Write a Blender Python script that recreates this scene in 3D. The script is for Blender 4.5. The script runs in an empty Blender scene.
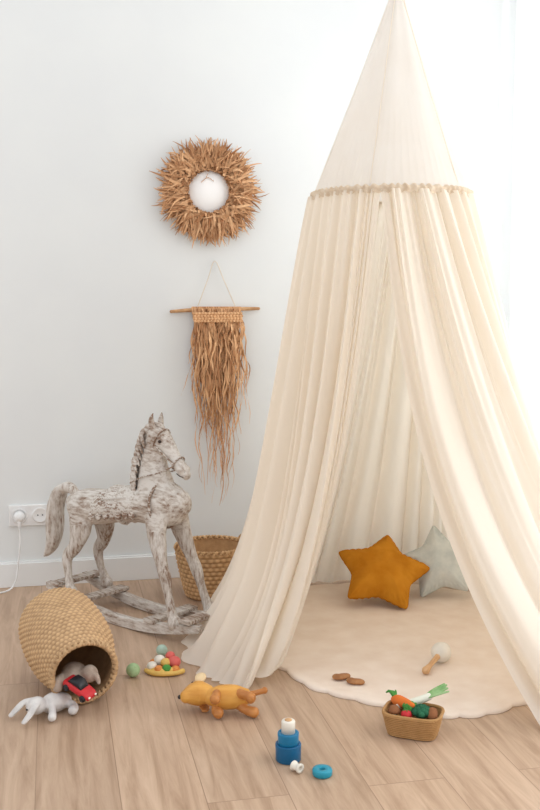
import bpy, math, random
import numpy as np
from mathutils import Vector, Matrix, noise
random.seed(7)
YAW=math.radians(12.3); CA=math.cos(YAW); SA=math.sin(YAW)
def R(X,Y,z=0.0): return Vector((CA*X+SA*Y, -SA*X+CA*Y, z))
def lin(c):
    o=[]
    for x in c:
        x/=255.0
        o.append(x/12.92 if x<=0.04045 else ((x+0.055)/1.055)**2.4)
    return (o[0],o[1],o[2],1.0)
sc=bpy.context.scene
try:
    sc.view_settings.view_transform='Standard'
    sc.view_settings.look='None'
except Exception: pass

# ---------------- materials
def newmat(name):
    m=bpy.data.materials.new(name); m.use_nodes=True
    nt=m.node_tree; b=nt.nodes['Principled BSDF']
    return m,nt,b
def N(nt,t): return nt.nodes.new(t)
def mat(name,c1,c2=None,rough=.6,scale=20,stretch=(1,1,1),bump=0.1,bscale=None,spec=.3,lo=.35,hi=.65,attr=False):
    m,nt,b=newmat(name)
    if c2 is None: c2=tuple(max(0,x*.93) for x in c1)
    tc=N(nt,'ShaderNodeTexCoord'); mp=N(nt,'ShaderNodeMapping'); mp.inputs['Scale'].default_value=stretch
    nt.links.new(tc.outputs['Object'],mp.inputs['Vector'])
    nz=N(nt,'ShaderNodeTexNoise'); nz.inputs['Scale'].default_value=scale; nz.inputs['Detail'].default_value=5
    nt.links.new(mp.outputs[0],nz.inputs['Vector'])
    cr=N(nt,'ShaderNodeValToRGB'); cr.color_ramp.elements[0].position=lo; cr.color_ramp.elements[1].position=hi
    cr.color_ramp.elements[0].color=lin(c2); cr.color_ramp.elements[1].color=lin(c1)
    if attr:
        at=N(nt,'ShaderNodeAttribute'); at.attribute_name='Col'
        mx=N(nt,'ShaderNodeMath'); mx.operation='MULTIPLY_ADD'; mx.inputs[1].default_value=.45; 
        nt.links.new(nz.outputs['Fac'],mx.inputs[0]); 
        m2=N(nt,'ShaderNodeMath'); m2.operation='MULTIPLY'; m2.inputs[1].default_value=.62
        nt.links.new(at.outputs['Fac'],m2.inputs[0]); nt.links.new(m2.outputs[0],mx.inputs[2])
        nt.links.new(mx.outputs[0],cr.inputs['Fac'])
    else: nt.links.new(nz.outputs['Fac'],cr.inputs['Fac'])
    nt.links.new(cr.outputs['Color'],b.inputs['Base Color'])
    b.inputs['Roughness'].default_value=rough
    b.inputs['Specular IOR Level'].default_value=spec
    if bump>0:
        n2=N(nt,'ShaderNodeTexNoise'); n2.inputs['Scale'].default_value=bscale or scale*4; n2.inputs['Detail'].default_value=4
        nt.links.new(mp.outputs[0],n2.inputs['Vector'])
        bp=N(nt,'ShaderNodeBump'); bp.inputs['Strength'].default_value=bump; bp.inputs['Distance'].default_value=.003
        nt.links.new(n2.outputs['Fac'],bp.inputs['Height']); nt.links.new(bp.outputs[0],b.inputs['Normal'])
    return m
def cloth(name,c,trans=.45,transp=0.0,c2=None,scale=6,stretch=(1,1,1),tcol=None):
    m=bpy.data.materials.new(name); m.use_nodes=True; nt=m.node_tree
    nt.nodes.clear(); out=N(nt,'ShaderNodeOutputMaterial')
    d=N(nt,'ShaderNodeBsdfDiffuse'); t=N(nt,'ShaderNodeBsdfTranslucent'); mx=N(nt,'ShaderNodeMixShader')
    tc=N(nt,'ShaderNodeTexCoord'); nz=N(nt,'ShaderNodeTexNoise'); nz.inputs['Scale'].default_value=scale
    mp=N(nt,'ShaderNodeMapping'); mp.inputs['Scale'].default_value=stretch
    nt.links.new(tc.outputs['Object'],mp.inputs[0]); nt.links.new(mp.outputs[0],nz.inputs['Vector'])
    cr=N(nt,'ShaderNodeValToRGB'); cr.color_ramp.elements[0].position=.3; cr.color_ramp.elements[1].position=.7
    cr.color_ramp.elements[0].color=lin(c2 or tuple(x*.97 for x in c)); cr.color_ramp.elements[1].color=lin(c)
    nt.links.new(nz.outputs['Fac'],cr.inputs[0])
    nt.links.new(cr.outputs[0],d.inputs[0])
    if tcol: t.inputs[0].default_value=lin(tcol)
    else: nt.links.new(cr.outputs[0],t.inputs[0])
    n2=N(nt,'ShaderNodeTexNoise'); n2.inputs['Scale'].default_value=45; n2.inputs['Detail'].default_value=6
    mp2=N(nt,'ShaderNodeMapping'); mp2.inputs['Scale'].default_value=(1,1,.25)
    nt.links.new(tc.outputs['Object'],mp2.inputs[0]); nt.links.new(mp2.outputs[0],n2.inputs['Vector'])
    bp=N(nt,'ShaderNodeBump'); bp.inputs['Strength'].default_value=.35; bp.inputs['Distance'].default_value=.006
    nt.links.new(n2.outputs['Fac'],bp.inputs['Height']); nt.links.new(bp.outputs[0],d.inputs['Normal'])
    mx.inputs[0].default_value=trans
    nt.links.new(d.outputs[0],mx.inputs[1]); nt.links.new(t.outputs[0],mx.inputs[2])
    last=mx
    if transp>0:
        tr=N(nt,'ShaderNodeBsdfTransparent'); m2=N(nt,'ShaderNodeMixShader'); m2.inputs[0].default_value=transp
        nt.links.new(mx.outputs[0],m2.inputs[1]); nt.links.new(tr.outputs[0],m2.inputs[2]); last=m2
    nt.links.new(last.outputs[0],out.inputs[0])
    return m

# ---------------- mesh builder
def catmull(P,k):
    P=[np.array(p,float) for p in P]; out=[]
    n=len(P)
    for i in range(n-1):
        p0=P[max(i-1,0)];p1=P[i];p2=P[i+1];p3=P[min(i+2,n-1)]
        for j in range(k):
            t=j/k
            out.append(.5*((2*p1)+(-p0+p2)*t+(2*p0-5*p1+4*p2-p3)*t*t+(-p0+3*p1-3*p2+p3)*t**3))
    out.append(P[-1]); return out
class B:
    def __init__(s): s.v=[];s.f=[];s.m=[];s.c=[]
    def add(s,vs,fs,mi=0,col=.5):
        o=len(s.v); s.v+= [tuple(map(float,x)) for x in vs]
        s.c+= col if isinstance(col,list) else [col]*len(vs)
        s.f+= [tuple(i+o for i in f) for f in fs]; s.m+=[mi]*len(fs)
    def loft(s,pts,n=14,k=4,ref=(0,1,0),mi=0,col=.5,rnd=True):
        """pts: (x,y,z,rw,rh)"""
        pts=[tuple(p)+(p[3],) if len(p)==4 else tuple(p) for p in pts]
        Q=catmull(pts,k) if k>1 else [np.array(p,float) for p in pts]
        if rnd:
            a=Q[0];b=Q[1];d=a[:3]-b[:3];d=d/(np.linalg.norm(d)+1e-9)
            r=min(a[3],a[4]); pre=[]
            for q in (.97,.8,.5):
                e=a.copy(); e[:3]=a[:3]+d*r*q*.9; w=math.sqrt(1-q*q); e[3]*=w;e[4]*=w; pre.append(e)
            a=Q[-1];b=Q[-2];d=a[:3]-b[:3];d=d/(np.linalg.norm(d)+1e-9)
            r=min(a[3],a[4]); post=[]
            for q in (.5,.8,.97):
                e=a.copy(); e[:3]=a[:3]+d*r*q*.9; w=math.sqrt(1-q*q); e[3]*=w;e[4]*=w; post.append(e)
            Q=pre+Q+post
        vs=[];fs=[]
        L=len(Q)
        for i,q in enumerate(Q):
            t=Q[min(i+1,L-1)][:3]-Q[max(i-1,0)][:3]; t=t/(np.linalg.norm(t)+1e-9)
            rf=np.array(ref,float)
            if abs(np.dot(rf,t))>.95: rf=np.array((1,0,0.2)) if abs(t[0])<.8 else np.array((0,0,1.))
            sd=rf-np.dot(rf,t)*t; sd/=np.linalg.norm(sd); up=np.cross(t,sd)
            for j in range(n):
                a=2*math.pi*j/n
                vs.append(q[:3]+sd*q[3]*math.cos(a)+up*q[4]*math.sin(a))
        for i in range(L-1):
            for j in range(n):
                fs.append((i*n+j,i*n+(j+1)%n,(i+1)*n+(j+1)%n,(i+1)*n+j))
        fs.append(tuple(range(n))[::-1]); fs.append(tuple((L-1)*n+j for j in range(n)))
        s.add(vs,fs,mi,col)
    def ell(s,c,r,n=16,m=10,mi=0,rot=None,col=.5,bump=0,bs=20):
        vs=[];fs=[]
        if not hasattr(r,'__len__'): r=(r,r,r)
        M=rot.to_matrix() if rot is not None else None
        for i in range(m+1):
            ph=math.pi*i/m
            for j in range(n):
                a=2*math.pi*j/n
                d=Vector((math.sin(ph)*math.cos(a),math.sin(ph)*math.sin(a),math.cos(ph)))
                sca=1+bump*noise.noise(d*bs/10+Vector(c)*30) if bump else 1
                p=Vector((d.x*r[0],d.y*r[1],d.z*r[2]))*sca
                if M: p=M@p
                vs.append(p+Vector(c))
        for i in range(m):
            for j in range(n):
                fs.append((i*n+j,(i+1)*n+j,(i+1)*n+(j+1)%n,i*n+(j+1)%n))
        s.add(vs,fs,mi,col)
    def lathe(s,prof,n=32,c=(0,0,0),mi=0,axis='z',col=.5):
        vs=[];fs=[]
        for r,z in prof:
            for j in range(n):
                a=2*math.pi*j/n
                p=(r*math.cos(a),r*math.sin(a),z)
                if axis=='x': p=(p[2],p[0],p[1])
                if axis=='y': p=(p[1],p[2],p[0])
                vs.append((p[0]+c[0],p[1]+c[1],p[2]+c[2]))
        for i in range(len(prof)-1):
            for j in range(n): fs.append((i*n+j,i*n+(j+1)%n,(i+1)*n+(j+1)%n,(i+1)*n+j))
        s.add(vs,fs,mi,col)
    def box(s,c,d,mi=0,rz=0):
        x,y,z=[q/2 for q in d]; vs=[]
        for a in (-1,1):
            for b in (-1,1):
                for e in (-1,1):
                    p=Vector((a*x,b*y,e*z)); p.rotate(Matrix.Rotation(rz,3,'Z')); vs.append(p+Vector(c))
        s.add(vs,[(0,1,3,2),(4,6,7,5),(0,4,5,1),(2,3,7,6),(0,2,6,4),(1,5,7,3)],mi)
    def strip(s,pts,w,side,col=.5,mi=0,taper=True):
        vs=[];fs=[];n=len(pts)
        for i,p in enumerate(pts):
            t=i/(n-1); ww=w*(1-.85*t**2.5 if taper else 1)/2
            sd=Vector(side[i] if isinstance(side,list) else side)
            vs.append(Vector(p)-sd*ww); vs.append(Vector(p)+sd*ww)
        for i in range(n-1): fs.append((2*i,2*i+1,2*i+3,2*i+2))
        s.add(vs,fs,mi,col)
    def obj(s,name,mats,parent=None,smooth=True,remesh=0,bevel=0,solid=0,smoothit=4):
        me=bpy.data.meshes.new(name); me.from_pydata(s.v,[],s.f); me.update()
        at=me.attributes.new('Col','FLOAT_COLOR','POINT')
        at.data.foreach_set('color',[q for c in s.c for q in (c,c,c,1.0)])
        if not isinstance(mats,(list,tuple)): mats=[mats]
        for m in mats: me.materials.append(m)
        me.polygons.foreach_set('material_index',s.m)
        me.polygons.foreach_set('use_smooth',[smooth]*len(s.f))
        o=bpy.data.objects.new(name,me); sc.collection.objects.link(o)
        if remesh:
            r=o.modifiers.new('r','REMESH'); r.mode='VOXEL'; r.voxel_size=remesh; r.use_smooth_shade=True
            q=o.modifiers.new('s','SMOOTH'); q.iterations=smoothit; q.factor=.5
        if bevel:
            q=o.modifiers.new('b','BEVEL'); q.width=bevel; q.segments=3; q.limit_method='ANGLE'
        if solid:
            q=o.modifiers.new('so','SOLIDIFY'); q.thickness=solid
        if parent: o.parent=parent
        return o
def root(name,loc=(0,0,0),rot=(0,0,0)):
    e=bpy.data.objects.new(name,None); sc.collection.objects.link(e); e.empty_display_size=.05
    e.location=loc; e.rotation_euler=rot; return e
def drop(o,z0):
    bpy.context.view_layer.update(); dg=bpy.context.evaluated_depsgraph_get()
    mn=1e9
    for c in ([o]+list(o.children_recursive)):
        if c.type!='MESH': continue
        ev=c.evaluated_get(dg); me=ev.to_mesh()
        n=len(me.vertices); a=np.empty(n*3); me.vertices.foreach_get('co',a); a=a.reshape(-1,3)
        M=np.array(ev.matrix_world); zz=a@M[2,:3]+M[2,3]; mn=min(mn,zz.min()); ev.to_mesh_clear()
    o.location.z+=z0-mn

# ---------------- room
m_wall=mat('wall_paint',(230,233,233),(227,230,231),rough=.9,scale=3,bump=.04,bscale=300,spec=.1)
m_trim=mat('trim_white',(238,239,239),(234,236,236),rough=.45,scale=5,bump=0)
mf,nt,b=newmat('oak_floor')
tc=N(nt,'ShaderNodeTexCoord'); mp=N(nt,'ShaderNodeMapping'); mp.inputs['Rotation'].default_value=(0,0,math.pi/2); mp.inputs['Location'].default_value=(.35,.06,0)
nt.links.new(tc.outputs['Object'],mp.inputs[0])
br=N(nt,'ShaderNodeTexBrick'); br.inputs['Scale'].default_value=1; br.inputs['Brick Width'].default_value=1.3; br.inputs['Row Height'].default_value=.19
br.inputs['Mortar Size'].default_value=.0012; br.inputs['Mortar Smooth'].default_value=.3; br.offset=.37
br.inputs['Color1'].default_value=(0,0,0,1); br.inputs['Color2'].default_value=(1,1,1,1); br.inputs['Mortar'].default_value=(.5,.5,.5,1)
nt.links.new(mp.outputs[0],br.inputs[0])
mp2=N(nt,'ShaderNodeMapping'); mp2.inputs['Scale'].default_value=(14,1.1,1)
nt.links.new(tc.outputs['Object'],mp2.inputs[0])
ad=N(nt,'ShaderNodeVectorMath'); ad.operation='MULTIPLY_ADD'; ad.inputs[1].default_value=(7,13,0)
nt.links.new(br.outputs['Color'],ad.inputs[0]); nt.links.new(mp2.outputs[0],ad.inputs[2])
nz=N(nt,'ShaderNodeTexNoise'); nz.inputs['Scale'].default_value=2.2; nz.inputs['Detail'].default_value=9; nz.inputs['Roughness'].default_value=.66; nz.inputs['Distortion'].default_value=.6
nt.links.new(ad.outputs[0],nz.inputs['Vector'])
cr=N(nt,'ShaderNodeValToRGB'); e=cr.color_ramp.elements; e[0].position=.28; e[1].position=.72
e[0].color=lin((160,130,105)); e[1].color=lin((206,178,153)); x=e.new(.5); x.color=lin((187,158,133))
nt.links.new(nz.outputs['Fac'],cr.inputs[0])
hs=N(nt,'ShaderNodeMix'); hs.data_type='RGBA'; hs.blend_type='MULTIPLY'; hs.inputs[0].default_value=1
sp=N(nt,'ShaderNodeMapRange'); sp.inputs[3].default_value=.92; sp.inputs[4].default_value=1.04
nt.links.new(br.outputs['Color'],sp.inputs[0])
nt.links.new(cr.outputs[0],hs.inputs[6]); nt.links.new(sp.outputs[0],hs.inputs[7])
mo=N(nt,'ShaderNodeMix'); mo.data_type='RGBA'; mo.inputs[7].default_value=lin((128,100,80))
m3=N(nt,'ShaderNodeMath'); m3.operation='MULTIPLY'; m3.inputs[1].default_value=.7
nt.links.new(br.outputs['Fac'],m3.inputs[0]); nt.links.new(m3.outputs[0],mo.inputs[0]); nt.links.new(hs.outputs[2],mo.inputs[6])
nt.links.new(mo.outputs[2],b.inputs['Base Color']); b.inputs['Roughness'].default_value=.42; b.inputs['Specular IOR Level'].default_value=.35
bp=N(nt,'ShaderNodeBump'); bp.inputs['Strength'].default_value=.08; bp.inputs['Distance'].default_value=.002
nt.links.new(nz.outputs['Fac'],bp.inputs['Height']); nt.links.new(bp.outputs[0],b.inputs['Normal'])
q=B(); q.box((-.2,1.0,-.05),(5.3,6.4,.1)); q.obj('floor',mf,smooth=False)
q=B(); q.box((-.2,4.06,1.35),(5.3,.12,2.7)); q.obj('wall_back',m_wall,smooth=False)
XW=1.97
q=B()
q.box((XW+.07,3.97,1.35),(.14,.06,2.7)); q.box((XW+.07,-.4,1.35),(.14,2.2,2.7)); q.box((XW+.07,2.32,2.6),(.14,3.24,.2)); q.box((XW+.07,2.32,.04),(.14,3.24,.08))
q.obj('wall_right',m_wall,smooth=False)
q=B(); q.box((-.46,3.991,.0475),(4.84,.018,.095)); q.box((-.46,3.994,.098),(4.84,.010,.008)); q.obj('baseboard_back',m_trim,smooth=False,bevel=.002)
q=B()
for yy in (.74,1.80,2.86,3.91): q.box((XW+.05,yy,1.29),(.06,.06,2.42))
for zz in (.11,2.47): q.box((XW+.05,2.32,zz),(.06,3.2,.07))
q.obj('window_1',m_trim,smooth=False,bevel=.004)
m_cur=cloth('sheer_voile',(246,248,249),.5,.22,(242,245,246))
q=B(); n=420; vs=[];fs=[]
for i in range(n):
    t=i/(n-1); y=.8+t*3.18
    for j in range(12):
        z=.015+2.6*j/11
        vs.append((1.885+.03*math.sin(t*130+.8*math.sin(t*23))*(1-.2*j/11)+.010*math.sin(t*61+j*.3),y,z))
for i in range(n-1):
    for j in range(11): fs.append((i*12+j,(i+1)*12+j,(i+1)*12+j+1,i*12+j+1))
q.add(vs,fs); rc=root('sheer_curtain'); q.obj('voile_panel',m_cur,rc)
q=B(); q.loft([(1.885,.7,2.63,.012),(1.885,3.97,2.63,.012)],k=1,ref=(0,0,1)); q.obj('curtain_rod',m_trim,rc)

# ---------------- wreath
m_straw=mat('raffia',(230,184,140),(156,104,65),rough=.75,scale=30,bump=.2,lo=.15,hi=.8,attr=True)
q=B(); rnd=random.random
for i in range(1700):
    lay=rnd(); th=rnd()*2*math.pi
    r0=.080+.066*rnd(); L=.042+.045*rnd()*(1+.5*(rnd()<.12))
    dv=random.gauss(0,.55); d0=-.008-.045*(1-abs((r0-.115)/.045)**2*.5)*lay
    pts=[];sd=[]
    a=th+dv; cur=random.gauss(0,.55)
    p=Vector((r0*math.cos(th),d0,r0*math.sin(th)))
    tw=random.uniform(-.9,.9)
    for k in range(6):
        pts.append(p.copy())
        dr=Vector((math.cos(a),0,math.sin(a))); pr=Vector((-math.sin(a),0,math.cos(a)))
        tw+=random.uniform(-.25,.25)
        s=(pr*math.cos(tw)+Vector((0,1,0))*math.sin(tw)); sd.append(s)
        p=p+dr*L/5+Vector((0,random.uniform(-.004,.003),-.0008*k*rnd())); a+=cur/5
        p.y=min(p.y,-.004)
    q.strip(pts,random.uniform(.005,.012),sd,col=random.random())
for i in range(500):
    th=rnd()*2*math.pi; r0=.078+.012*rnd(); pts=[]
    for k in range(5):
        a=th+k*.07; rr=r0+.012*k*rnd()
        pts.append(Vector((rr*math.cos(a),-.012-.03*rnd(),rr*math.sin(a))))
    q.strip(pts,.008,(0,.5,.8),col=rnd()*.8)
rw=root('raffia_wreath',(.619,3.997,1.556))
q.obj('raffia_leaves',m_straw,rw,smooth=False)
q=B(); ring=[(.12*math.cos(a),-.014,.12*math.sin(a),.012) for a in np.linspace(0,2*math.pi,40)]
q.loft(ring,k=1,n=8); q.obj('wreath_ring',m_straw,rw)
q=B(); q.lathe([(0,-.020),(.082,-.020),(.085,-.016),(.086,0)],c=(0,0,0),axis='y',n=48); q.obj('backing_disc',mat('disc_white',(255,255,255),(254,254,254),rough=.6,bump=0),rw)
q=B(); q.loft([(-.03,-.024,.035,.0013),(-.012,-.024,.050,.0013),(.0,-.024,.053,.0013),(.02,-.024,.040,.0011)],n=6); q.loft([(-.012,-.024,.050,.0011),(-.004,-.024,.068,.0011)],n=6,k=1)
q.obj('twine',m_straw,rw)

# ---------------- wall hanging
m_stick=mat('driftwood',(215,172,128),(175,130,90),rough=.7,scale=30,bump=.3)
m_fr=mat('raffia_fringe',(234,188,142),(166,110,70),rough=.75,scale=30,bump=.2,lo=.1,hi=.8,attr=True)
rh=root('macrame_wall_hanging',(.644,3.985,1.09))
q=B(); q.loft([(-.178,0,-.006,.006),(-.09,0,0,.008),(0,0,.001,.0085),(.1,0,.004,.008),(.178,0,.005,.006)],ref=(0,0,1)); q.obj('stick',m_stick,rh)
q=B()
q.loft([(-.075,-.004,.005,.0022),(-.03,0,.12,.0022),(0.0,.004,.195,.0022),(.035,0,.12,.0022),(.085,-.004,.005,.0022)],n=6)
q.obj('hanging_cord',mat('cord',(232,222,208),rough=.9,bump=0),rh)
q=B()
for i in range(330):
    x=random.uniform(-.088,.096); u=(x-.005)/.1
    Lmax=.56-.10*abs(u)**2
    if rnd()<.14 and abs(u)<.7: L=random.uniform(.58,.80)
    else: L=random.uniform(.4,1)*Lmax
    pts=[];sd=[];nn=34; yy=-.012-.035*rnd(); tw=rnd()*3
    xx=x; vx=0; f1=random.uniform(20,70); p1=rnd()*6; a1=random.uniform(.002,.008)
    for k in range(nn):
        t=k/(nn-1); d=L*t
        vx+=random.gauss(0,.0015); vx*=.84
        pull=-(xx)*.010*(1+5*max(0,d-.38)/.3)
        xx+=vx+pull
        pts.append(Vector((xx+a1*math.sin(p1+d*f1)*min(1,d*8),min(-.004,yy*min(1,.3+t*4)+.007*math.sin(p1*2+d*f1*.8)),.006-d)))
        an=tw+t*14*math.sin(p1); sd.append(Vector((math.cos(an),math.sin(an)*.8,0)))
    q.strip(pts,random.uniform(.004,.010),sd,col=rnd())
for i in range(60):
    x=-.093+.193*i/59
    q.loft([(x,-.0105,-.014,.0035),(x,-.012,0,.0035),(x,-.004,.0105,.0035),(x,.006,.006,.0035)],n=6,k=2,col=rnd())
q.obj('raffia_fringe',m_fr,rh,smooth=False)
q=B()
for r_ in range(4):
    for i in range(30):
        x=-.091+.188*i/29+(.003 if r_%2 else 0)
        q.ell((x,-.044-.003*((i+r_)%2),-.014-.010*r_),(.0056,.005,.0062),n=8,m=6,col=.35+.3*((i+r_)%2)+.35*rnd())
q.obj('woven_band',m_fr,rh)

# ---------------- wall outlet
m_pl=mat('white_plastic',(246,246,246),rough=.35,bump=0)
m_dk=mat('dark_plastic',(60,58,56),rough=.5,bump=0)
ro=root('wall_outlet',(-.10,4.0,.285))
q=B(); q.box((0,-.006,0),(.162,.012,.084)); q.obj('plate',m_pl,ro,smooth=False,bevel=.004)
q=B()
for cx in (-.04,.04):
    q.lathe([(.031,-.0125),(.031,-.0155),(.026,-.0155),(.0225,-.0135),(.0,-.0125)],c=(cx,0,0),axis='y',n=32)
q.obj('socket_rings',m_pl,ro)
q=B()
for dx in (-.009,.009): q.lathe([(.0028,-.0145),(0,-.0147)],c=(.04+dx,0,0),axis='y',n=10)
q.obj('socket_holes',m_dk,ro)
rp=root('power_plug',(-.14,3.984,.285))
q=B(); q.lathe([(0,0),(.021,0),(.022,-.012),(.018,-.03),(.014,-.036),(0,-.038)],axis='y',n=24)
q.loft([(0,-.026,-.01,.009),(0,-.028,-.035,.006)],k=1); q.obj('plug_body',m_pl,rp)
q=B(); pt=[(0,-.028,-.035,.0035),(.002,-.03,-.09,.0035),(-.006,-.032,-.17,.0035),(-.02,-.05,-.25,.0035),(-.05,-.07,-.278,.0035),(-.12,-.09,-.281,.0035),(-.25,-.13,-.281,.0035),(-.5,-.12,-.281,.0035)]
q.loft(pt,n=8,k=6); q.obj('cable',m_pl,rp)

# ---------------- rocking horse
def white_wood(name,carved=False,st=(.35,1.7,1.5)):
    m,nt,b=newmat(name)
    tc=N(nt,'ShaderNodeTexCoord'); mp=N(nt,'ShaderNodeMapping'); mp.inputs['Scale'].default_value=st; nt.links.new(tc.outputs['Object'],mp.inputs[0])
    nz=N(nt,'ShaderNodeTexNoise'); nz.inputs['Scale'].default_value=60; nz.inputs['Detail'].default_value=8; nz.inputs['Roughness'].default_value=.68
    nt.links.new(mp.outputs[0],nz.inputs['Vector'])
    n0=N(nt,'ShaderNodeTexNoise'); n0.inputs['Scale'].default_value=11; n0.inputs['Detail'].default_value=3
    nt.links.new(tc.outputs['Object'],n0.inputs['Vector'])
    av=N(nt,'ShaderNodeMath'); av.operation='MULTIPLY_ADD'; av.inputs[1].default_value=.35; nt.links.new(n0.outputs['Fac'],av.inputs[0]); 
    hf=N(nt,'ShaderNodeMath'); hf.operation='MULTIPLY'; hf.inputs[1].default_value=.65; nt.links.new(nz.outputs['Fac'],hf.inputs[0]); nt.links.new(hf.outputs[0],av.inputs[2])
    ge=N(nt,'ShaderNodeNewGeometry')
    ma=N(nt,'ShaderNodeMath'); ma.operation='MULTIPLY_ADD'; ma.inputs[1].default_value=-1.1
    nt.links.new(ge.outputs['Pointiness'],ma.inputs[0])
    m4=N(nt,'ShaderNodeMath'); m4.operation='ADD'; m4.inputs[1].default_value=.54; nt.links.new(av.outputs[0],m4.inputs[0]); nt.links.new(m4.outputs[0],ma.inputs[2])
    src=ma; hsrc=nz.outputs['Fac']
    if carved:
        wv=N(nt,'ShaderNodeTexWave'); wv.wave_type='RINGS'; wv.rings_direction='SPHERICAL'; wv.inputs['Scale'].default_value=24; wv.inputs['Distortion'].default_value=8; wv.inputs['Detail'].default_value=1; wv.inputs['Detail Scale'].default_value=3
        nt.links.new(tc.outputs['Object'],wv.inputs['Vector'])
        wm=N(nt,'ShaderNodeMath'); wm.operation='MULTIPLY_ADD'; wm.inputs[1].default_value=.15; nt.links.new(wv.outputs['Fac'],wm.inputs[0]); 
        w2=N(nt,'ShaderNodeMath'); w2.operation='ADD'; w2.inputs[1].default_value=-.09; nt.links.new(ma.outputs[0],w2.inputs[0]); nt.links.new(w2.outputs[0],wm.inputs[2]); src=wm
        hsrc=wv.outputs['Fac']
    cr=N(nt,'ShaderNodeValToRGB'); e=cr.color_ramp.elements; e[0].position=.365; e[1].position=.54
    e[0].color=lin((136,110,92)); e[1].color=lin((216,210,203)); x=e.new(.445); x.color=lin((188,176,165))
    nt.links.new(src.outputs[0],cr.inputs[0]); nt.links.new(cr.outputs[0],b.inputs['Base Color']); b.inputs['Roughness'].default_value=.7
    bp=N(nt,'ShaderNodeBump'); bp.inputs['Strength'].default_value=.35; bp.inputs['Distance'].default_value=.003
    nt.links.new(hsrc,bp.inputs['Height']); nt.links.new(bp.outputs[0],b.inputs['Normal'])
    return m
mh=white_wood('whitewashed_wood'); mhl=white_wood('whitewashed_leg_wood',False,(1.5,1.6,.35)); mhc=white_wood('whitewashed_carved',True)
hx=R(-.47,3.46)
rr=root('rocking_horse',hx,(0,0,math.radians(-40.5)-YAW))
q=B()
q.loft([(-.325,0,.385,.05,.035),(-.29,0,.378,.076,.058),(-.22,0,.378,.084,.066),(-.1,0,.395,.072,.058),(.02,0,.415,.072,.06),(.12,0,.432,.076,.074),(.19,0,.442,.062,.072),(.222,0,.45,.040,.048)],n=24)
q.loft([(.11,0,.43,.070,.085),(.10,0,.50,.050,.078),(.092,0,.56,.038,.062),(.094,0,.62,.031,.048),(.108,0,.664,.027,.034)],n=20)
q.loft([(.090,0,.675,.024,.024),(.125,0,.662,.031,.041),(.16,0,.634,.027,.035),(.20,0,.595,.020,.025),(.235,0,.562,.020,.023),(.252,0,.546,.015,.017)],n=18)
q.ell((.133,0,.636),(.028,.033,.030))
for s in (-1,1):
    q.loft([(.110,s*.018,.695,.010,.012),(.106,s*.023,.722,.009,.011),(.114,s*.021,.748,.002,.003)],n=10)
    q.loft([(.15,s*.045,.41,.030,.052),(.165,s*.058,.34,.024,.040),(.18,s*.064,.30,.018,.028)],n=14)
    q.loft([(-.25,s*.042,.38,.036,.062),(-.243,s*.056,.30,.029,.050),(-.25,s*.062,.265,.020,.034)],n=14)
    q.ell((.240,s*.012,.566),(.015,.012,.013))
q.obj('body',mh,rr,remesh=.004,smoothit=2)
q=B()
for s in (-1,1):
    q.loft([(.155,s*.052,.375,.024,.040),(.165,s*.058,.34,.0245,.0405),(.20,s*.070,.25,.018,.024),(.222,s*.074,.205,.019,.023),(.24,s*.078,.15,.0135,.016),(.262,s*.083,.092,.016,.018),(.272,s*.085,.072,.020,.026),(.276,s*.085,.062,.022,.029)],n=14)
    q.loft([(-.246,s*.050,.34,.029,.050),(-.243,s*.056,.30,.0295,.0505),(-.262,s*.066,.235,.019,.030),(-.300,s*.072,.19,.017,.024),(-.292,s*.076,.13,.0135,.016),(-.278,s*.081,.09,.016,.018),(-.27,s*.083,.072,.020,.026),(-.266,s*.083,.062,.022,.029)],n=14)
q.obj('legs',mhl,rr,remesh=.004,smoothit=2)
q=B()
MB=[(.088,.705),(.070,.697),(.052,.682),(.040,.662),(.031,.640),(.024,.617),(.019,.594),(.015,.571),(.012,.548),(.010,.526),(.010,.505)]
for i,(bx,bz) in enumerate(MB):
    q.loft([(bx+.02,0,bz-.006,.008,.012),(bx,0,bz,.010,.012),(bx-.012,0,bz-.012,.008,.010),(bx-.014,0,bz-.026,.004,.005)],n=10,k=3)
    if i>1:
        for s in (-1,1):
            wn=.030 if i<6 else .038
            q.loft([(bx+.002,s*.010,bz,.009,.010),(bx+.004,s*wn*.8,bz-.018,.008,.010),(bx+.022,s*(wn+.004),bz-.034,.006,.008),(bx+.034,s*(wn+.006),bz-.055,.003,.004)],n=10,k=3)
q.loft([(.105,0,.706,.012,.010),(.132,0,.704,.010,.007),(.152,0,.684,.005,.005)],n=10)
q.obj('mane',mh,rr,remesh=.0032,smoothit=1)
q=B()
for i in range(9):
    a=i*2*math.pi/9; oy=.018*math.cos(a); ox=.015*math.sin(a); z2=.012*random.uniform(-1,1)
    q.loft([(-.32,oy*.3,.40,.012),(-.365,oy*.5,.428+ox*.5,.013),(-.42+ox,oy,.418+ox*.5,.014),(-.458+ox*1.2,oy*1.2,.345,.0145),(-.466+ox*1.3,oy*1.3,.27,.014),(-.475+ox*1.2,oy,.21+z2,.012),(-.50+ox,oy*.6,.165+z2,.009),(-.53,oy*.3,.14+z2,.004)],n=10,k=4)
q.obj('tail',mhl,rr,remesh=.0034,smoothit=1)
q=B()
XS=[-.29,-.22,-.1,.02,.12,.19]
def trunk(x,a,off):
    w=np.interp(x,XS,[.076,.084,.072,.072,.076,.062])+off; h=np.interp(x,XS,[.058,.066,.058,.06,.074,.072])+off
    z=np.interp(x,XS,[.378,.378,.395,.415,.432,.442])
    return (x,w*math.sin(a),z+h*math.cos(a))
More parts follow.
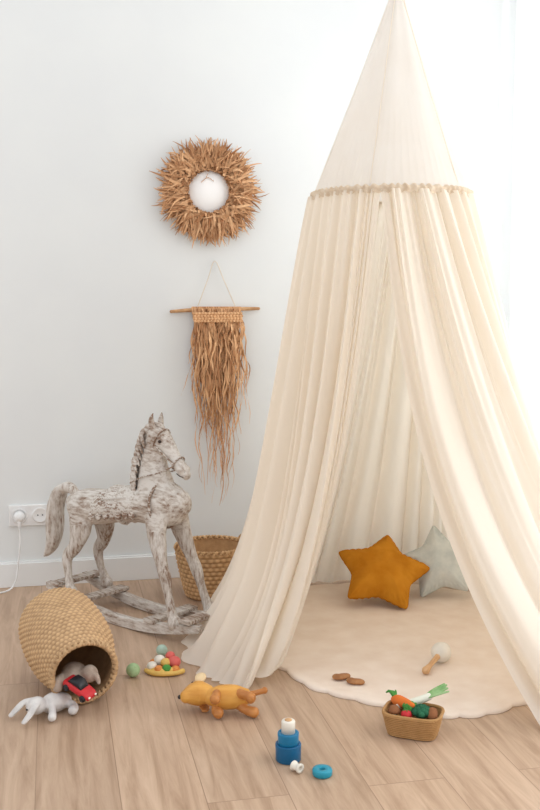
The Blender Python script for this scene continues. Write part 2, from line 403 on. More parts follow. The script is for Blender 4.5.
def band(x0,x1,a0,a1,off,lift=None):
    vs=[];fs=[];nx=14;na=26
    for i in range(nx):
        for j in range(na):
            u=i/(nx-1);v=j/(na-1); x=x0+(x1-x0)*u
            o=off*(math.sin(math.pi*u)**.3 if 0<u<1 else 0)
            o*= (1 if 0<j<na-1 else 0)
            if lift: o+=lift(u)*math.exp(-((v-.5)*4)**2)
            vs.append(trunk(x,a0+(a1-a0)*v,o-.004 if (i in(0,nx-1) or j in (0,na-1)) else o))
    for i in range(nx-1):
        for j in range(na-1): fs.append((i*na+j,i*na+j+1,(i+1)*na+j+1,(i+1)*na+j))
    q.add(vs,fs)
band(-.17,.07,-2.0,2.0,.006)
band(-.12,.035,-1.15,1.15,.014,lambda u:.02*(abs(u-.45)*2)**2)
band(-.04,-.02,-3.14,3.14,.010)
for s in (-1,1):
    for i in range(7):
        x=-.155+.035*i; p=trunk(x,s*1.95,.004); q.ell(p,(.017,.006,.017),n=12,m=8)
q.obj('saddle',mhc,rr)
q=B()
def hoop(c,rx,rz,tx,r=.004,n=40):
    t=Vector(tx).normalized(); y=Vector((0,1,0)); u=t.cross(y)
    pts=[]
    for i in range(n+1):
        a=2*math.pi*i/n; p=Vector(c)+y*rx*math.cos(a)+u*rz*math.sin(a); pts.append((p.x,p.y,p.z,r))
    q.loft(pts,n=6,k=1,rnd=False,ref=tx)
hoop((.212,0,.584),.0225,.027,(.75,0,-.6),.003); hoop((.133,0,.655),.033,.044,(.75,0,-.4),.003); hoop((.150,0,.435),.078,.080,(1,0,.1),.005); 
for s in (-1,1):
    q.loft([(.208,s*.023,.588,.0028),(.17,s*.029,.612,.0028),(.135,s*.035,.642,.0028)],n=6)
    q.loft([(.21,s*.022,.575,.0025),(.16,s*.042,.55,.0025),(.09,s*.052,.53,.0025),(.02,s*.045,.50,.0025)],n=6)
    q.ell((.210,s*.0245,.583),(.007,.004,.007))
q.obj('bridle',mhc,rr)
q=B()
for s in (-1,1):
    q.ell((.153,s*.029,.655),(.007,.004,.0055)); q.ell((.253,s*.011,.560),(.0035,.003,.003)); q.loft([(.258,s*.008,.541,.0014),(.240,s*.0175,.544,.0014),(.224,s*.019,.552,.0014)],n=6)
q.obj('eyes_and_mouth',mat('horse_dark',(58,44,38),rough=.5,bump=0),rr)
q=B()
for s in (-1,1):
    vs=[];fs=[];n=40
    for i in range(n):
        x=-.40+.80*i/(n-1); zb=x*x/(2*1.35)+.001; h=.036-.012*(abs(x)/.4)**4
        y0=s*.085
        vs+=[(x,y0-.013,zb),(x,y0+.013,zb),(x,y0+.013,zb+h),(x,y0-.013,zb+h)]
    for i in range(n-1):
        for j in range(4): fs.append((i*4+j,i*4+(j+1)%4,(i+1)*4+(j+1)%4,(i+1)*4+j))
    fs+= [(3,2,1,0),((n-1)*4,(n-1)*4+1,(n-1)*4+2,(n-1)*4+3)]
    q.add(vs,fs)
q.obj('runners',mh,rr,smooth=False,bevel=.003)
q=B()
for x in (-.34,-.19,.17,.34):
    z=x*x/2.7+.04; q.box((x,0,z+.004),(.05,.215,.014))
q.obj('slats',mh,rr,smooth=False,bevel=.003)

# ---------------- woven baskets
m_wick=mat('seagrass',(224,184,137),(152,109,68),rough=.8,scale=40,bump=.3,lo=.2,hi=.8,attr=True)
m_wick2=mat('water_hyacinth',(212,176,134),(130,97,66),rough=.8,scale=40,bump=.3,lo=.15,hi=.8,attr=True)
def weave(prof,rows,strands,amp=.006,wall=.008):
    q=B(); P=catmull([(r,z) for r,z in prof],12); P=np.array(P)
    d=np.r_[0,np.cumsum(np.linalg.norm(np.diff(P,axis=0),axis=1))]; d/=d[-1]
    nv=rows*6; nt_=strands*6; vs=[];cs=[];fs=[]
    for j in range(nv+1):
        t=j/nv; r=np.interp(t,d,P[:,0]); z=np.interp(t,d,P[:,1]); row=t*rows; k=math.floor(row-1e-6); fr=row-k
        bm=abs(math.sin(math.pi*fr))**.6
        for i in range(nt_):
            a=2*math.pi*i/nt_; w=.5+.5*math.cos(strands*a+math.pi*k)
            w=w**.8
            o=amp*(bm*(.35+.65*w)-.5)
            vs.append(((r+o)*math.cos(a),(r+o)*math.sin(a),z)); cs.append(.15+.7*bm*(.35+.65*w)+.15*random.random())
    for j in range(nv):
        for i in range(nt_): fs.append((j*nt_+i,j*nt_+(i+1)%nt_,(j+1)*nt_+(i+1)%nt_,(j+1)*nt_+i))
    q.add(vs,fs,0,cs)
    n2=48; vs=[];fs=[]
    for j in range(20):
        t=1-j/19; r=np.interp(t,d,P[:,0])-wall; z=np.interp(t,d,P[:,1])+ (wall if t<.05 else 0)
        for i in range(n2):
            a=2*math.pi*i/n2; vs.append((r*math.cos(a),r*math.sin(a),z))
    for j in range(19):
        for i in range(n2): fs.append((j*n2+i,j*n2+(i+1)%n2,(j+1)*n2+(i+1)%n2,(j+1)*n2+i))
    fs.append(tuple(19*n2+i for i in range(n2)))
    q.add(vs,fs,0,.5)
    r,z=prof[0]; q.lathe([(0.001,z),(r,z)],n=48,col=.4)
    r,z=prof[-1]; ns=36
    for i in range(ns*2):
        a=math.pi*i/ns; b_=a+math.pi/ns*1.8
        q.loft([((r-wall*.5+.006*(-1)**i*-1)*math.cos(a),(r-wall*.5+.006*(-1)**i*-1)*math.sin(a),z-.002,.004),((r-wall*.5)*math.cos((a+b_)/2),(r-wall*.5)*math.sin((a+b_)/2),z+.006,.0055),((r-wall*.5+.006*(-1)**i)*math.cos(b_),(r-wall*.5+.006*(-1)**i)*math.sin(b_),z-.002,.004)],n=6,k=2,ref=(0,0,1),col=.35+.5*random.random())
    return q
rb=root('woven_storage_basket',R(-.225,3.76)+Vector((0,0,.002)))
weave([(.098,0),(.108,.03),(.122,.09),(.134,.15),(.139,.19)],11,34,amp=.008).obj('woven_shell',m_wick,rb)
q=B()
for s in (0,1):
    a0=math.radians(200 if s==0 else 20)
    pts=[]
    for k in range(9):
        a=a0-.22+.44*k/8; pts.append((.14*math.cos(a),.14*math.sin(a),.19+.025*math.sin(math.pi*k/8),.005))
    q.loft(pts,n=8,ref=(0,0,1))
q.obj('handles',m_wick,rb)
rl=root('seagrass_belly_basket',R(-.655,2.970,.14),(0,math.radians(100),math.radians(-64)-YAW))
weave([(.095,0),(.112,.010),(.120,.05),(.124,.13),(.120,.20),(.106,.26),(.094,.295),(.094,.32)],26,44,amp=.005).obj('woven_shell',m_wick2,rl)
drop(rl,.001)

# ---------------- canopy
m_can=cloth('canopy_muslin',(247,243,236),.45,0,(243,235,224),2.2,(1,1,.3),tcol=(250,241,227))
m_sheer=cloth('canopy_cone_cotton',(243,239,234),.45,.12,(240,234,227))
Cx,Cy,Zr,Rr=.393,3.30,1.4625,.25
ctl=[ # s,x,y,a,p
(0,.03,2.93,.52,3),(.05,-.04,2.83,.51,3.5),(.10,-.11,2.81,.53,5),(.16,-.21,2.93,.6,8),(.22,-.285,3.15,.60,10),(.29,-.21,3.42,.62,8),(.36,-.08,3.67,.65,5),(.44,.08,3.86,.7,3),(.53,.38,3.94,.75,3),
(.62,.72,3.93,.8,3),(.70,.95,3.72,.9,2),(.77,1.03,3.4,.95,2),(.84,1.05,3.08,.9,2),(.90,1.02,2.78,.7,2.5),(.95,.90,2.52,.48,3),(1.0,.72,2.50,.38,3.1)]
S=np.array([c[0] for c in ctl]); 
def sm(arr,x):
    out=np.zeros_like(x)
    for n_,xx in enumerate(x):
        i=min(max(np.searchsorted(S,xx,side='right')-1,0),len(S)-2); t=(xx-S[i])/(S[i+1]-S[i])
        p0=arr[max(i-1,0)];p1=arr[i];p2=arr[i+1];p3=arr[min(i+2,len(S)-1)]
        out[n_]=.5*((2*p1)+(-p0+p2)*t+(2*p0-5*p1+4*p2-p3)*t*t+(-p0+3*p1-3*p2+p3)*t**3)
    return out
def gsm(a,sig):
    k=np.arange(-int(3*sig),int(3*sig)+1); w=np.exp(-k*k/(2*sig*sig)); w/=w.sum()
    return np.convolve(np.pad(a,len(k)//2,mode='edge'),w,'valid')
NC,NR=1700,100
s=np.linspace(0,1,NC); A=np.array(ctl)
bx=sm(A[:,1],s); by=sm(A[:,2],s); ga=sm(A[:,3],s); gp=sm(A[:,4],s)
ang=np.radians(256-360*s); tx=Cx+Rr*np.cos(ang); ty=Cy+Rr*np.sin(ang)
rng=np.random.RandomState(11)
def pleats(n,lo,hi):
    w=rng.uniform(lo,hi,n)**1.4; e_=np.r_[0,np.cumsum(w)]; e_/=e_[-1]
    ph=2*np.pi*np.interp(s,e_,np.arange(n+1)); 
    am=np.interp(s,(e_[:-1]+e_[1:])/2,w/w.mean()*rng.uniform(.6,1.3,n))
    return gsm(ph,5),gsm(am,10)
phA,amA=pleats(38,.35,1.6)
phB,amB=pleats(95,.4,1.6)
phC,amC=pleats(15,.5,1.5)
amA=np.clip(amA,.3,1.5)
vs=[]
for j in range(NR):
    v=j/(NR-1); v=v**.92
    g=ga*v+(1-ga)*v**gp
    X=tx+(bx-tx)*g; Y=ty+(by-ty)*g
    dx=np.gradient(X);dy=np.gradient(Y); L=np.hypot(dx,dy)+1e-9; nx,ny=dy/L,-dx/L
    nx=gsm(nx,6);ny=gsm(ny,6)
    hem=1-.55*np.clip((v-.93)/.07,0,1)
    w=amA*(np.sin(phA+.5*np.sin(v*2.6+s*23))+.22*np.sin(2*phA+1+v*3))
    edge=np.clip(np.minimum(s,1-s)*60,0.15,1)
    off=(.0085+.0195*v**.7)*w*hem + .0055*(1-v)**1.0*amB*np.sin(phB) + .0018*amB*np.sin(phB+v*4)*np.sin(v*5+s*40)+ .024*v*hem*amC*np.sin(phC+v*1.3)
    tang=(.004+.010*v)*amA*np.cos(phA+1.1)*edge*hem
    off=off*edge
    X=X+nx*off+dx/L*tang; Y=Y+ny*off+dy/L*tang
    z=Zr*(1-v)*np.ones_like(X)
    zm=np.where(np.hypot(X-.45,Y-3.27)<.66,.026,.006)
    bulge=.016*np.clip((v-.88)/.06,0,1)*(1+np.sin(phA*.5+v*9)*amA*.7+.5*np.sin(phC*2+v*20))*np.clip((1-v)/.03,0,1)
    z=np.maximum(z,zm+np.maximum(bulge,0))
    for i in range(NC): 
        vs.append(R(X[i],Y[i],z[i]))
fs=[]
for j in range(NR-1):
    for i in range(NC-1): fs.append((j*NC+i,j*NC+i+1,(j+1)*NC+i+1,(j+1)*NC+i))
c0=R(Cx,Cy); rc=root('bed_canopy_tent',c0)
q=B(); q.add([v_-c0 for v_ in vs],fs); q.obj('drapes',m_can,rc)
q=B(); vs=[];fs=[];n=180
for j in range(40):
    t=j/39; r=.012+(Rr-.012)*(t**1.14); z=2.13+(Zr+.008-2.13)*t
    for i in range(n):
        a=2*math.pi*i/n; rr_=r+.003*math.sin(a*9+t)*math.sin(math.pi*t)+.003*t**6*math.sin(a*60)
        vs.append((rr_*math.cos(a)+.012*(1-t),rr_*math.sin(a),z))
for j in range(39):
    for i in range(n): fs.append((j*n+i,j*n+(i+1)%n,(j+1)*n+(i+1)%n,(j+1)*n+i))
q.add(vs,fs); q.obj('cone_top',m_sheer,rc)
q=B(); vs=[];fs=[];n=1200
prof=[(.000,.014),(.008,.010),(.009,.003),(.004,-.003),(.007,-.010)]
for k,(dr,dz) in enumerate(prof):
    for i in range(n):
        a=2*math.pi*i/n
        w=.0045*math.sin(a*62+1.6*math.sin(a*7)+.8*math.sin(a*17))*(.7+.4*math.sin(a*11))
        vs.append(((Rr+dr+w)*math.cos(a),(Rr+dr+w)*math.sin(a),Zr+dz+.003*math.sin(a*62+1.6*math.sin(a*7)+.8*math.sin(a*17)+1.3)))
for k in range(4):
    for i in range(n): fs.append((k*n+i,k*n+(i+1)%n,(k+1)*n+(i+1)%n,(k+1)*n+i))
q.add(vs,fs); q.obj('gathered_ruffle',cloth('ruffle_muslin',(234,221,203),.3,0,(218,198,174),60),rc)
q=B(); q.loft([(.012,0,2.10,.010),(.012,0,2.16,.012),(.012,0,2.2,.006),(.012,0,2.68,.005)],n=10,k=3)
for a in range(20,360,72):
    aa=math.radians(a); 
    q.loft([(.012+.010*math.cos(aa),.010*math.sin(aa),2.12,.0014),((Rr*.5)*math.cos(aa)+.006,(Rr*.5)*math.sin(aa),1.80,.0014),(Rr*math.cos(aa),Rr*math.sin(aa),Zr+.01,.0014)],n=5,k=1)
q.obj('hanging_cord',m_can,rc)
# ---------------- rug
m_rug=mat('rug_quilt',(238,223,209),(231,213,197),rough=.95,scale=12,bump=.3,bscale=120,spec=.05)
rp_=[(.046,2.95),(.117,2.82),(.213,2.745),(.32,2.68),(.46,2.615),(.57,2.62),(.68,2.68),(.83,2.80),(.94,3.0),(.98,3.25),(.93,3.52),(.78,3.76),(.5,3.88),(.2,3.86),(-.02,3.74),(-.12,3.5),(-.10,3.25),(-.03,3.07)]
cl=catmull(rp_[-2:]+rp_+rp_[:3],14); cl=cl[2*14:2*14+len(rp_)*14]
n=len(cl); q=B(); vs=[];fs=[];K=60; cc=np.array((.45,3.25))
NS=24
def sc_(i): return 1+.022*(abs(math.sin(math.pi*NS*i/n))**.7-.6)
for k in range(K):
    f=k/(K-1)
    for i,p in enumerate(cl):
        P=cc+(p-cc)*f*(1+(sc_(i)-1)*f**6); z=.010+.003*noise.noise(Vector((P[0]*5,P[1]*5,0)))
        u=(P[0]+P[1])*8; v=(P[0]-P[1])*8
        z+=.0022*(abs(math.sin(math.pi*u))*abs(math.sin(math.pi*v)))**.35
        z-=.003*math.exp(-((f-.93)/.012)**2)
        if k==K-1: z=.008
        vs.append(R(P[0],P[1],z))
for i,p in enumerate(cl):
    P=cc+(p-cc)*sc_(i); vs.append(R(P[0],P[1],.001))
for k in range(K):
    for i in range(n): fs.append((k*n+i,k*n+(i+1)%n,(k+1)*n+(i+1)%n,(k+1)*n+i))
q.add(vs,fs); q.obj('round_play_rug',m_rug)

# ---------------- star cushions
def star(name,m,loc,Rd,inner,T,roll,tilt,yaw,z0):
    q=B(); n=150;K=22
    tips=[(Rd if k%2==0 else Rd*inner)*np.array((math.cos(math.pi/2+k*math.pi/5),math.sin(math.pi/2+k*math.pi/5))) for k in range(11)]
    out=[]
    for i in range(n):
        t=i/n*10; k=int(t); out.append(tips[k]+(tips[k+1]-tips[k])*(t-k))
    out=np.array(out)
    for _ in range(6): out=.25*np.roll(out,1,0)+.5*out+.25*np.roll(out,-1,0)
    cr_,sr_=math.cos(roll),math.sin(roll)
    for sg in (1,-1):
        vs=[];fs=[]
        for k in range(K):
            f=math.sin(math.pi/2*k/(K-1))
            for i in range(n):
                p=out[i]*f; rad=np.linalg.norm(p)/Rd
                h=T*(1-f**2.6)**.6*(1-.35*rad**1.3)
                h+=.004*math.sin(i*1.9)*math.exp(-((f-.9)/.08)**2)+.009*noise.noise(Vector((p[0]*22,p[1]*22,sg)))*(1-f**3)
                vs.append((p[0]*cr_-p[1]*sr_,p[0]*sr_+p[1]*cr_,sg*h))
        for k in range(K-1):
            for i in range(n):
                fq=(k*n+i,k*n+(i+1)%n,(k+1)*n+(i+1)%n,(k+1)*n+i); fs.append(fq if sg<0 else fq[::-1])
        q.add(vs,fs)
    o=q.obj(name,m); o.location=loc; o.rotation_euler=(math.radians(tilt),0,yaw-YAW); drop(o,z0); return o
m_mus=mat('mustard_linen',(203,137,43),(187,119,31),rough=.95,scale=15,bump=.6,bscale=60,spec=.05)
m_mint=mat('pale_grey_linen',(216,220,216),(198,205,203),rough=.95,scale=25,bump=.4,bscale=90,spec=.05)
star('star_cushion',m_mus,R(.418,3.64,.15),.190,.60,.062,math.radians(-14),36,0.05,.015)
star('star_cushion.001',m_mint,R(.645,3.72,.15),.155,.58,.05,math.radians(12),62,-.25,.015)

# ---------------- maraca
m_cream=mat('painted_cream',(238,232,220),rough=.4,bump=0)
m_beech=mat('beech',(222,180,135),(202,156,110),rough=.5,scale=15,stretch=(1,6,6),bump=.05)
rm=root('toy_maraca',R(.53,3.0,.05),(0,0,math.atan2(-.14,-.086)-YAW))
q=B(); q.lathe([(0,-.033),(.012,-.031),(.024,-.022),(.031,-.006),(.031,.006),(.026,.018),(.016,.027),(.008,.03)],axis='x',n=32); q.obj('rattle_head',m_cream,rm)
q=B(); q.lathe([(.009,.028),(.008,.045),(.0075,.09),(.010,.11),(.012,.122),(.009,.13),(0,.132)],axis='x',n=20); q.obj('handle',m_beech,rm)
rm.rotation_euler[1]=math.radians(9); drop(rm,.013)

# ---------------- biscuits
m_bis=mat('walnut_biscuit',(178,127,83),(150,101,64),rough=.7,scale=40,bump=.4)
for i,(X,Y,a) in enumerate([(.212,2.86,.3),(.25,2.822,-.3)]):
    q=B()
    q.ell((0,0,0),(.026,.016,.008),bump=.1); q.ell((-.014,.006,0),(.014,.013,.0085)); q.ell((.014,-.004,0),(.014,.012,.0085))
    o=q.obj('toy_biscuit',m_bis,remesh=.0025); o.location=R(X,Y,.03); o.rotation_euler=(0,0,a); drop(o,.013)

# ---------------- vegetable basket
m_jute=mat('jute',(186,143,94),(138,99,58),rough=.9,scale=60,bump=.5,attr=True,lo=.2,hi=.8)
rv=root('small_jute_basket',R(.375,2.52,.002),(0,0,math.radians(-20)-YAW))
YV=math.radians(-20)-YAW
q=B()
def ringpts(rx,ry,z,n=120,wob=0,row=0):
    o=[]
    for i in range(n):
        a=2*math.pi*i/n; c,s_=math.cos(a),math.sin(a); e_=.5
        k=1+wob*math.cos(i*math.pi/2+row*math.pi)
        o.append((rx*k*math.copysign(abs(c)**e_,c),ry*k*math.copysign(abs(s_)**e_,s_),z))
    return o
vs=[];fs=[];cs=[]; rows=44
for j in range(rows+1):
    t=j/rows; b_=abs(math.sin(t*11*math.pi))**.6; rx=.062+.014*t+.002*b_; ry=.045+.012*t+.002*b_
    vs+=ringpts(rx,ry,.058*t,wob=.008*b_,row=int(t*11)); cs+=[.2+.6*b_]*120
for t in (1,.8,.5,.2,.05):
    rx=.062+.014*t-.005; ry=.045+.012*t-.005; vs+=ringpts(rx,ry,max(.058*t,.004)); cs+=[.4]*120
tot=rows+6
for j in range(tot-1):
    for i in range(120): fs.append((j*120+i,j*120+(i+1)%120,(j+1)*120+(i+1)%120,(j+1)*120+i))
fs.append(tuple((tot-1)*120+i for i in range(120))); fs.append(tuple(range(120))[::-1])
q.add(vs,fs,0,cs); q.obj('jute_shell',m_jute,rv)
q=B(); pts=[(x,y,.058,.0045) for x,y,z in ringpts(.0745,.0535,0,60)]; pts.append(pts[0]); q.loft(pts,k=1,n=8,ref=(0,0,1),rnd=False,col=.7); q.obj('rim',m_jute,rv)
def veg(name,loc,parts,rz=0):
    c=R(.375,2.52); p=Vector(loc); p.rotate(Matrix.Rotation(YV,3,'Z'))
    r=root(name,Vector((c.x+p.x,c.y+p.y,loc[2])),(0,0,YV+rz)); 
    for nm,bb,mm in parts: bb.obj(nm,mm,r)
    return r
m_or=mat('felt_orange',(232,122,53),rough=.9,bump=.3); m_gr=mat('felt_green',(84,150,70),(60,122,56),rough=.9,bump=.5); m_lg=mat('felt_light_green',(168,198,146),(110,158,92),rough=.9,bump=.3)
m_dg=mat('felt_dark_green',(44,104,74),(30,82,56),rough=.9,bump=.6); m_red=mat('toy_red',(206,48,54),rough=.45,bump=0); m_br=mat('felt_brown',(156,103,68),(128,83,54),rough=.9,bump=.4); m_wh=mat('felt_white',(236,236,220),rough=.9,bump=.2)
q1=B(); q1.loft([(-.045,0,.012,.006),(-.02,0,.006,.013),(.02,0,0,.016),(.035,0,-.002,.012)],n=16,ref=(0,1,0)); q2=B()
for k in range(4): q2.loft([(.035,0,-.002,.003),(.046,.006*(k-1.5),.010+.003*k,.004),(.055,.010*(k-1.5),.014,.002)],n=8)
veg('toy_carrot',(-.032,.018,.068),[('root_body',q1,m_or),('carrot_top',q2,m_gr)],2.4)
q1=B(); q1.loft([(-.05,0,-.012,.009),(0,0,0,.010),(.03,0,.010,.010)],n=16); q2=B()
for k in range(5): q2.loft([(.025,0,.009,.009,.004),(.050,.005*(k-2),.020+.002*(k%3),.008,.003),(.078,.010*(k-2),.030+.005*(k%3),.003,.002)],n=10,ref=(0,1,0.2*k))
veg('toy_leek',(.004,.036,.074),[('stalk',q1,m_wh),('leaves',q2,m_lg)],.45)
q1=B()
for k in range(26):
    a=k*2.4; r=.018*math.sqrt(k/26)*1.2; q1.ell((r*math.cos(a),r*math.sin(a),.012-.012*(k/26)),.009,n=10,m=7)
q1.ell((0,0,-.002),(.02,.02,.014)); q2=B(); q2.loft([(0,0,-.035,.009),(0,0,-.01,.011)],k=1)
veg('toy_broccoli',(.024,-.010,.064),[('florets',q1,m_dg),('stem',q2,m_lg)])
q1=B(); q1.ell((0,0,0),(.015,.019,.02),bump=.12,bs=15); veg('toy_potato',(.052,-.008,.060),[('tuber',q1,m_br)])
q1=B(); q1.ell((0,0,0),(.015,.015,.014)); q2=B(); q2.loft([(0,0,.012,.002),(0,0,.020,.002)],k=1,n=6)
for k in range(5): a=k*1.257; q2.loft([(0,0,.014,.002),(.01*math.cos(a),.01*math.sin(a),.013,.001)],k=1,n=5)
veg('toy_tomato',(-.012,-.026,.058),[('fruit',q1,m_red),('calyx',q2,m_gr)])
q1=B()
for k in range(9):
    a=k*.7; q1.ell((.008*math.cos(a),.008*math.sin(a),.002*k*.5),(.015,.008,.013),rot=Matrix.Rotation(a,3,'Z').to_euler(),bump=.3)
veg('toy_lettuce',(-.008,.002,.064),[('leaves',q1,m_gr)])
q1=B(); q1.lathe([(.0,.02),(.01,.018),(.016,.008),(.015,.002),(.006,.0)],n=20); q2=B(); q2.lathe([(.006,.002),(.0055,-.02),(0,-.021)],n=14)
veg('toy_mushroom',(-.046,-.020,.056),[('cap',q1,m_br),('stem',q2,m_wh)])

# ---------------- stacking cups
m_bl=mat('lacquer_blue',(22,96,140),rough=.35,bump=0); m_bl2=mat('lacquer_blue_light',(34,124,168),rough=.35,bump=0); m_tl=mat('lacquer_teal',(44,150,175),rough=.35,bump=0)
rs=root('stacking_cups',R(.045,2.365,.001))
def cup(r,z0,h): return [(0,z0),(r*.93,z0),(r*.97,z0+.002),(r,z0+h-.002),(r*.98,z0+h),(r*.9,z0+h),(0,z0+h-.001)]
q=B(); q.lathe(cup(.032,0,.042),n=40); q.obj('large_cup',m_bl,rs)
q=B(); q.lathe(cup(.0265,.042,.028),n=40); q.obj('medium_cup',m_bl2,rs)
q=B(); q.lathe([(.0,.069),(.017,.070),(.017,.098),(.015,.101),(.0,.101)],n=32); q.obj('white_cup',m_cream,rs)
q=B(); q.lathe([(.0,.1012),(.009,.1012),(.009,.103),(0,.103)],n=24); q.obj('lid_peg',m_beech,rs)
ri=root('wooden_ring',R(.125,2.285,.001))
q=B(); q.lathe([(.007,0),(.022,0),(.024,.003),(.024,.013),(.022,.016),(.008,.016),(.007,.014),(.007,0)],n=40); q.obj('ring_body',m_tl,ri)
rt=root('wooden_spool',R(.065,2.30,.014),(0,math.radians(90),math.radians(-60)))
q=B(); q.lathe([(0,-.012),(.012,-.012),(.012,-.009),(.009,-.007),(.009,.007),(.012,.009),(.012,.012),(.005,.012),(.005,0),(0,0)],n=28); q.obj('spool_body',m_cream,rt); drop(rt,.001)

# ---------------- wooden dog toy (lying on its side)
m_hon=mat('honey_wood',(222,166,84),(206,144,64),rough=.35,scale=12,stretch=(1,5,5),bump=.03); m_cho=mat('chestnut_wood',(200,136,76),(176,112,58),rough=.35,scale=12,stretch=(1,5,5),bump=.03)
rd=root('wooden_dog_toy',R(-.125,2.645,.03),(math.radians(80),0,math.radians(184)-YAW)); rd.scale=(.95,1.0,1.0)
q=B(); q.loft([(.052,0,.018,.027,.030),(.075,0,.022,.034,.036),(.098,0,.014,.027,.028),(.112,0,.006,.018,.019)],n=18); q.loft([(.034,0,.0,.020),(.056,0,.014,.024)],n=14,k=1); q.obj('head',m_hon,rd,remesh=.003)
q=B(); q.loft([(-.058,0,0,.024,.023),(-.03,0,0,.033,.032),(.012,0,0,.033,.032),(.038,0,.002,.024,.024)],n=20); q.obj('torso',m_hon,rd)
q=B()
for x,dx in ((-.044,-.03),(.022,.006)):
    for s_ in (-1,1):
        q.loft([(x,s_*.018,-.014,.014),(x+dx*.6,s_*.022,-.032,.013),(x+dx-.01*(s_<0),s_*.022,-.044,.015,.016)],n=12)
q.obj('legs',m_cho,rd)
q=B()
q.loft([(.068,-.030,.040,.006,.012),(.058,-.041,.022,.005,.015),(.056,-.042,.0,.004,.010)],n=12); q.obj('ear_dark',m_cho,rd)
q=B(); q.loft([(.072,.022,.050,.009,.014),(.068,.024,.066,.010,.017),(.064,.022,.080,.007,.012)],n=12); q.obj('ear_light',mat('maple',(238,210,166),rough=.5,bump=0),rd)
q=B(); q.loft([(-.058,0,.006,.009),(-.085,0,.014,.008),(-.11,0,.024,.008),(-.118,0,.028,.010)],n=10); q.obj('tail',m_cho,rd)
q=B(); q.ell((.129,0,.006),.006); q.ell((.092,.026,.034),.0035);q.ell((.092,-.026,.034),.0035); q.obj('nose_and_eyes',m_dk,rd)
drop(rd,.001)

# ---------------- balls and bead rattle
m_g1=mat('ball_sage',(168,194,148),(156,184,136),rough=.6,bump=0); m_g2=mat('ball_mint',(184,210,194),rough=.6,bump=0); m_ye=mat('bead_yellow',(230,189,102),rough=.5,bump=0); m_pk=mat('bead_coral',(222,106,98),rough=.5,bump=0); m_ob=mat('bead_orange',(222,140,70),rough=.5,bump=0)
def ball(X,Y,r,m):
    q=B(); q.lathe([(r*math.sin(a),-r*math.cos(a)) for a in np.linspace(0.001,math.pi-.001,24)],n=32)
    q.lathe([(r*.2,r*.985),(r*.15,r*1.03),(0,r*1.03)],n=16)
    o=q.obj('wooden_ball',m); o.location=R(X,Y,r+.001)
    o.rotation_euler=(.7,.4,0); drop(o,.001)
ball(-.412,2.91,.021,m_g1); ball(-.345,3.09,.018,m_g2)
rk=root('bead_rattle_toy',R(-.325,2.955,.02),(0,0,-YAW),)
q=B(); pts=[]
for k in range(25):
    a=math.radians(30+k*12.5); pts.append((.040*math.cos(a),.034*math.sin(a),.0,.009))
q.loft(pts,k=1,n=12,ref=(0,0,1)); q.obj('wooden_hoop',m_ye,rk)
for nm,mm,L in (('coral_beads',m_pk,[(.032,.008,.014,.020),(.018,.028,.026,.015)]),('cream_beads',m_cream,[(-.014,.018,.016,.018),(-.034,-.012,.008,.016)]),('orange_beads',m_ob,[(-.032,.018,.006,.015),(.038,-.020,.0,.014),(-.012,-.028,.004,.014)]),('green_beads',m_gr,[(.012,-.028,.006,.014)]),('yellow_beads',m_ye,[(.006,.0,.014,.016)])):
    q=B()
    for x,y,z,r in L: q.ell((x,y,z),(r,r,r*.9),n=20,m=14)
    q.obj(nm,mm,rk)
q=B(); q.loft([(-.052,-.016,-.004,.007),(-.03,-.036,-.004,.008),(0,-.044,-.004,.008),(.04,-.038,-.004,.007),(.060,-.02,-.004,.008)],n=10); q.obj('handle_bar',m_ye,rk)
drop(rk,.001)

# ---------------- toy car in basket mouth
m_blk=mat('toy_black',(38,38,42),rough=.3,bump=0); 
rcx=root('toy_car',R(-.522,2.640,.062),(math.radians(10),math.radians(20),math.radians(-30)-YAW))
q=B()
def carloft(sections,mi=0):
    vs=[];fs=[];n=16
    for x,w,z0,z1 in sections:
        for i in range(n):
            a=2*math.pi*i/n; c,s_=math.cos(a),math.sin(a)
            vs.append((x,w*math.copysign(abs(c)**.45,c),(z0+z1)/2+(z1-z0)/2*math.copysign(abs(s_)**.45,s_)))
    for j in range(len(sections)-1):
        for i in range(n): fs.append((j*n+i,j*n+(i+1)%n,(j+1)*n+(i+1)%n,(j+1)*n+i))
    fs.append(tuple(range(n))[::-1]); fs.append(tuple((len(sections)-1)*n+i for i in range(n))); q.add(vs,fs,mi)
carloft([(-.048,.017,.008,.02),(-.044,.021,.006,.025),(-.02,.022,.006,.028),(.01,.022,.006,.027),(.035,.021,.006,.024),(.046,.018,.008,.018)]); q.obj('car_body',m_red,rcx)
q=B(); carloft([(-.034,.015,.024,.028),(-.024,.017,.024,.040),(.0,.017,.024,.041),(.016,.016,.024,.028)]); q.obj('cabin',m_blk,rcx)
q=B()
for x in (-.03,.03):
    for s_ in (-1,1): q.lathe([(0,-.004),(.009,-.004),(.010,0),(.009,.004),(0,.004)],c=(x,s_*.021,.009),axis='y',n=20)
q.obj('wheels',m_blk,rcx)
q=B()
for s_ in (-1,1): q.ell((.046,s_*.012,.017),(.003,.004,.003))
q.obj('headlights',m_cream,rcx)

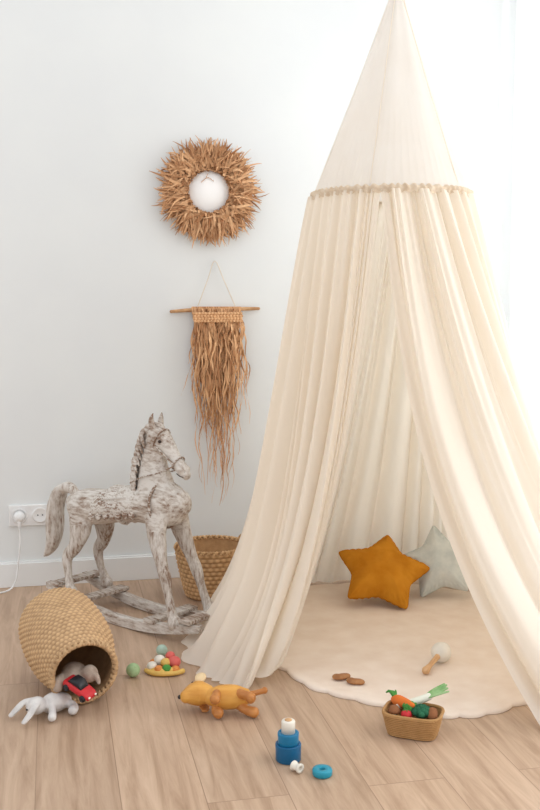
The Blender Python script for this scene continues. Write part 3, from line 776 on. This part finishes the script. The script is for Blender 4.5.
m_gp=mat('plush_grey',(222,218,215),(202,198,196),rough=1,scale=30,bump=.5,bscale=250,spec=.02)
m_tp=mat('plush_taupe',(192,175,161),(166,147,133),rough=1,scale=30,bump=.5,bscale=250,spec=.02)
q=B(); q.ell((0,0,0),(.055,.04,.035)); q.ell((.03,.035,.022),(.028,.025,.024)); q.loft([(.0,-.03,.0,.016),(.03,-.050,.01,.014),(.045,-.055,.0,.015)],n=12); q.loft([(.04,.04,.03,.011),(.055,.05,.028,.009),(.065,.055,.01,.006)],n=10)
o=q.obj('plush_bear',m_tp,remesh=.004); o.location=R(-.548,2.715,.078); o.rotation_euler=(0,.2,math.radians(-70)-YAW)
rbn=root('plush_bunny',R(-.598,2.650,.03),(0,0,math.radians(225)-YAW)); rbn.scale=(.86,.86,.86)
q=B()
q.loft([(-.045,0,.0,.026,.024),(-.015,0,.004,.036,.032),(.018,0,.004,.030,.028),(.035,0,.006,.018,.018)],n=18)
q.ell((.058,0,.012),(.032,.029,.028)); q.ell((.080,0,.006),(.014,.015,.012))
for s_ in (-1,1):
    q.loft([(.062,s_*.016,.028,.010,.007),(.085,s_*.030,.022,.013,.007),(.108,s_*.036,.004,.014,.007),(.130,s_*.038,-.012,.010,.006)],n=10,ref=(0,1,0))
    q.loft([(.018,s_*.022,.004,.013),(.03,s_*.046,-.002,.012),(.045,s_*.066,-.012,.014)],n=10)
    q.loft([(-.035,s_*.014,-.002,.015),(-.050,s_*.036,-.006,.014),(-.045,s_*.055,-.010,.014),(-.030,s_*.068,-.010,.016)],n=10)
q.obj('plush_body',m_gp,rbn,remesh=.0035,smoothit=3)
q=B()
for s_ in (-1,1): q.ell((.077,s_*.017,.024),.003)
q.ell((.094,0,.009),(.003,.005,.003)); q.obj('face',m_dk,rbn)
drop(rbn,.001)

# ---------------- lights, camera
w=bpy.data.worlds.new('soft_daylight'); sc.world=w; w.use_nodes=True
bg=w.node_tree.nodes['Background']; bg.inputs[0].default_value=(.98,.99,1,1); bg.inputs[1].default_value=1.13
l=bpy.data.lights.new('window_daylight','AREA'); l.shape='RECTANGLE'; l.size=2.8; l.size_y=3.4; l.energy=150; l.color=(1,.985,.96)
lo=bpy.data.objects.new('window_daylight',l); sc.collection.objects.link(lo); lo.location=(3.1,1.9,1.5); lo.rotation_euler=(0,math.radians(90),0)
cam=bpy.data.cameras.new('camera'); co=bpy.data.objects.new('camera',cam); sc.collection.objects.link(co)
cam.sensor_fit='VERTICAL'; cam.sensor_height=36; cam.sensor_width=24; cam.lens=44.44
co.location=(0,0,1.13); co.rotation_euler=(math.radians(84),0,-YAW); sc.camera=co
